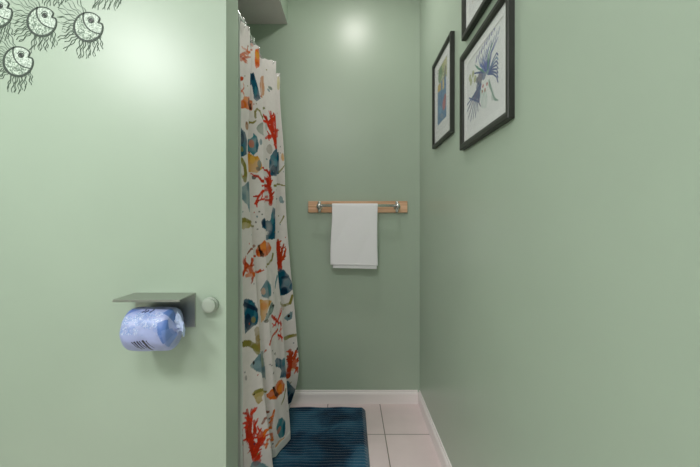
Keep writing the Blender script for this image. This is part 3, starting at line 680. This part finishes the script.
def art_beach(c):
    Q = lambda x, y: pz(x, y, AXX)
    c.poly([Q(438.5,64),Q(447,50),Q(447,76),Q(438.5,84)], rgb(190,190,150)); c.poly([Q(437.8,86),Q(446,74),Q(446.3,116),Q(437.6,126)], rgb(72,120,176))
    c.poly([Q(437.8,86),Q(441,82),Q(441,90),Q(437.7,93)], rgb(206,170,90)); c.poly([Q(442.5,80),Q(444,78),Q(444,88),Q(442.5,90)], rgb(220,190,120))
    for x, y, w, h, col in ((440,76,.035,.03,rgb(106,142,96)),(443,66,.03,.03,rgb(176,178,110)),(441,70,.02,.02,rgb(96,130,84)),(445,60,.02,.02,rgb(206,196,140)),(444,104,.028,.026,rgb(196,84,92)),(445,97,.02,.015,rgb(176,70,84)),(440,110,.03,.02,rgb(90,150,200)),(441,98,.02,.03,rgb(60,110,170)),(445,72,.015,.03,rgb(104,84,84)),(442,116,.03,.012,rgb(120,140,170))):
        yy, z = Q(x, y); c.ell(yy, z, w, h, col, .4, .85)
    for i in range(9): c.stroke([Q(441, 72), Q(441+4*math.cos(i*.7), 72-6*math.sin(i*.7))], .006, .002, rgb(84,124,80))
def art_pale(c):
    Q = lambda x, y: pz(x, y, AXX)
    r = random.Random(5)
    for i in range(9):
        c.stroke([Q(472+i*2, 4-i*2), Q(475+i*2, -8-i*4)], .003, .002, r.choice([rgb(150,160,170), rgb(170,140,130)]))
picture(1.453, 1.779, 1.479, 1.895, 'black framed picture of a blue beach scene with palms, farthest along the right wall', .016, .036, art_beach, 140, 180)
picture(.923, 1.332, 1.378, 1.727, 'large black framed picture of a spiny blue fish, nearest on the right wall', .021, .026, art_spiny, 380, 320)
picture(.923, 1.310, 1.778, 2.14, 'black framed picture cut off by the top of the view, above the spiny fish picture', .021, .030, art_pale, 100, 100)

# ------------------------------------------------------------ fish decals on the partition
def WP(x, y, d=0): v = PX(x, y, PY); v.y = PY-d; return v
class Ribbons:
    def __init__(s): s.bm = bmesh.new()
    def add(s, pts, w0, w1, d=.0012, closed=False):
        P_ = [Vector((p[0], 0, p[1])) for p in pts]; n = len(P_); A = []
        for i in range(n):
            if closed: t = P_[(i+1) % n]-P_[i-1]
            else: t = P_[min(i+1, n-1)]-P_[max(i-1, 0)]
            if t.length < 1e-9: t = Vector((1,0,0))
            t.normalize(); nn = Vector((-t.z, 0, t.x)); w = (w0+(w1-w0)*i/max(n-1, 1))/2 if not callable(w0) else w0(i/n)/2
            row = []
            for sg, dd in ((-1, 0.0002), (-1, d), (1, d), (1, 0.0002)):
                v = P_[i]+nn*w*sg; row.append(s.bm.verts.new((v.x, PY-dd, v.z)))
            A.append(row)
        for i in range(n if closed else n-1):
            a, b = A[i], A[(i+1) % n]
            for k in range(4): s.bm.faces.new((a[k], a[(k+1) % 4], b[(k+1) % 4], b[k]))
        if not closed: s.bm.faces.new(A[0]); s.bm.faces.new(A[-1])
px2 = PY/F                                             # metres per pixel on that wall
def decal_fish(cx, cy, r, label, seed, fins=('left', 'up', 'down'), downlen=1.0, downc=270, updeg=(118, 165)):
    rs = random.Random(seed)
    c = WP(cx, cy); t = thing('fish_wall_decal', (c.x, PY, c.z), label, 'wall decal', 'round fish wall decals'); R = r*px2
    def pt(ang, k=1.0): return (c.x+math.cos(ang)*R*k, c.z+math.sin(ang)*R*k)
    # silhouette with an open mouth on the upper right
    out = []
    for i in range(72):
        a = math.radians(30+i*5); k = 1.0
        dlt = math.degrees(a) % 360
        if 24 <= dlt <= 36: k = .90
        if dlt < 24 and dlt > 14: k = .70
        out.append(pt(a, k))
    out = [pt(math.radians(a), k) for a, k in [(52,1.0),(44,.985),(38,.97),(33,.93),(30,.86),(27,.78),(23,.74),(20,.76),(18,.86),(15,.93),(8,.985)]+[(-i*6, 1.0) for i in range(0, 51)]]
    out = out[::-1] if False else out
    bm = bmesh.new(); f = [bm.verts.new((x, PY-.0003, z)) for x, z in out]; b = [bm.verts.new((x, PY-.0009, z)) for x, z in out]
    n = len(out); bm.faces.new(f); bm.faces.new(b[::-1])
    for i in range(n): bm.faces.new((f[i], f[(i+1) % n], b[(i+1) % n], b[i]))
    obj('body', bm, M['fishbody'], t)
    gill = [(-.30,.99),(-.36,.80),(-.36,.55),(-.28,.25),(-.10,-.05),(.18,-.28),(.50,-.42),(.80,-.48)]
    gp = [(c.x+x*R, c.z+z*R) for x, z in gill]
    face = gp+[p for p in (pt(math.radians(a), .97) for a in (-28,-18,-8,0,8,14))]+[pt(math.radians(18), .84), pt(math.radians(23), .72), pt(math.radians(30), .84)]+[pt(math.radians(a), .96) for a in (38, 48, 60, 72, 84, 96, 105)]
    bm = bmesh.new(); n = len(face); b = [bm.verts.new((x, PY-.0012, z)) for x, z in face]; f = [bm.verts.new((x, PY-.0009, z)) for x, z in face]
    bm.faces.new(b); 
    for i in range(n): bm.faces.new((f[i], f[(i+1) % n], b[(i+1) % n], b[i]))
    obj('face', bm, M['fishface'], t)
    rb = Ribbons(); rb.add(out, lambda s: (.0030+.0038*abs(math.sin(s*math.pi))**1.5), 0, .0019, True); obj('outline', rb.bm, M['ink'], t)
    rb = Ribbons(); rb.add(gp, .0052, .0030, .0019); obj('gill_line', rb.bm, M['ink'], t)
    ex, ez = c.x+.20*R, c.z+.42*R
    ey = Ribbons(); ey.add([(ex+math.cos(a)*.17*R, ez+math.sin(a)*.15*R) for a in [i*.449 for i in range(14)]], .0032, .0032, .0022, True)
    eo = obj('eye', ey.bm, M['ink'], t)
    bm = bmesh.new(); lathe(bm, [(.10*R, .0012), (.10*R, .0024)], (ex, PY, ez), 'Y', 16, -1); obj('pupil', bm, M['black'], eo)
    mo = Ribbons(); mo.add([pt(math.radians(a), k_) for a, k_ in ((44,1.0),(36,.98),(30,.86),(24,.74),(18,.84),(12,.99))], .0040, .0040, .0021); obj('mouth', mo.bm, M['ink'], t)
    br_ = Ribbons(); br_.add([(ex-.26*R, ez+.10*R), (ex-.12*R, ez+.26*R), (ex+.08*R, ez+.27*R), (ex+.22*R, ez+.12*R)], .0016, .0016, .0022); obj('brow', br_.bm, M['ink'], eo)
    # scribbled scales
    rb = Ribbons()
    for i in range(46):
        a = rs.uniform(100, 330); k = rs.uniform(.42, .93); p = pt(math.radians(a), k)
        if (p[0]-c.x)/R > -.25 and (p[1]-c.z)/R > .1-((p[0]-c.x)/R+.3)*.8: continue
        m_ = rs.uniform(.05, .09)*R; b0 = rs.uniform(2.2, 3.2)
        rb.add([(p[0]+math.cos(b0+j*.7)*m_, p[1]+math.sin(b0+j*.7)*m_) for j in range(5)], .0009, .0009, .0013)
    for i in range(16):
        x_, z_ = rs.uniform(-.05, .75), rs.uniform(-.3, .15)
        if x_*x_+z_*z_ > .62: continue
        rb.add([(c.x+x_*R, c.z+z_*R), (c.x+(x_+.05)*R, c.z+(z_-.03)*R)], .0012, .0010, .0016)
    obj('scales', rb.bm, M['inkfine'], t)
    def strand(rb, a0, a1, L, w):
        x, z = pt(math.radians(a0), 1.0); a = math.radians(a1); pts = [(x, z)]; ph = rs.uniform(0, 6.28); n = 22
        for i in range(1, n+1):
            s = i/n; wob = .06*R*math.sin(s*11+ph)*min(1, s*4); d = L*R*s
            pts.append((x+math.cos(a)*d-math.sin(a)*wob, z+math.sin(a)*d+math.cos(a)*wob))
        rb.add(pts, w, w*.5, .0016)
    if 'down' in fins:
        rb = Ribbons(); n = 13
        for i in range(n):
            f = i/(n-1); strand(rb, 238+f*86+rs.uniform(-3, 3), downc-16+f*28+rs.uniform(-5, 5), downlen*(1.25-.25*f+rs.uniform(-.2, .1)), .0015 if i % 3 else .0021)
        obj('ventral_fin', rb.bm, M['inkfine'], t)
    if 'left' in fins:
        rb = Ribbons(); n = 12
        for i in range(n):
            f = i/(n-1); strand(rb, 158+f*70+rs.uniform(-2, 2), 168+f*54+rs.uniform(-5, 5), rs.uniform(.8, 1.35), .0014 if i % 3 else .0020)
        obj('tail_fin', rb.bm, M['inkfine'], t)
    if 'up' in fins:
        rb = Ribbons(); n = 8
        for i in range(n):
            f = i/(n-1); strand(rb, 98+f*58+rs.uniform(-2, 2), updeg[0]+f*(updeg[1]-updeg[0])+rs.uniform(-4, 4), rs.uniform(1.3, 1.9), .0014 if i % 3 else .0021)
        obj('dorsal_fin', rb.bm, M['inkfine'], t)
decal_fish(88.6, 27.0, 14.3, 'round green-inked fish decal farthest right with its whole body in view', 1)
decal_fish(42.2, 21.7, 14.4, 'round inked fish decal in the middle of the top row, with fins hanging down', 2)
decal_fish(18.6, 61.6, 14.6, 'lowest round inked fish decal, below the others near the left edge', 3)
decal_fish(-2.5, 12.5, 14.8, 'round inked fish decal cut in half by the left edge of the view', 4)
decal_fish(110, -24.0, 14.4, 'inked fish decal at the top right of the shoal, only its hanging fins showing', 5, ('down',), 1.35, 258)
decal_fish(58, -25.0, 14.4, 'inked fish decal above the middle fish, only thin hanging fins showing', 6, ('down',), 1.15, 262)

# ------------------------------------------------------------ camera, lights
cam = bpy.data.cameras.new('camera'); co = bpy.data.objects.new('camera', cam); COL.objects.link(co); sc.camera = co
co.location = (0, 0, H); co.rotation_euler = (math.radians(90), 0, 0)
cam.sensor_width = 36; cam.lens = F/700*36; cam.shift_y = -(233.5-CY)/700; cam.clip_start = .02
def area(name, loc, size, energy, color, rot=(0, 0, 0), shape='DISK', spread=180):
    l = bpy.data.lights.new(name, 'AREA'); l.shape = shape; l.size = size; l.energy = energy; l.color = color; l.spread = math.radians(spread)
    o = bpy.data.objects.new(name, l); COL.objects.link(o); o.location = loc; o.rotation_euler = rot; return o
area('ceiling_lamp', (.035, 1.62, CZ-.03), .17, 5.0, (1, .96, .92))
area('vanity_lamp', (-1.39, -.22, 2.24), .46, 18.5, (1, 1, .99), (math.radians(35), 0, math.radians(-25)))
area('fill_light', (-.35, -.55, CZ-.03), .6, 21, (1, .98, 1))  # added broad fill, no known fixture here; brightens the right wall
w = bpy.data.worlds.new('world'); sc.world = w; w.use_nodes = True; w.node_tree.nodes['Background'].inputs[0].default_value = (.5, .5, .5, 1); w.node_tree.nodes['Background'].inputs[1].default_value = .1
vs = sc.view_settings; vs.view_transform = 'Standard'; vs.look = 'None'; vs.gamma = 1; vs.use_curve_mapping = False; vs.exposure = 0.06
sc.cycles.max_bounces = 16; sc.cycles.diffuse_bounces = 10
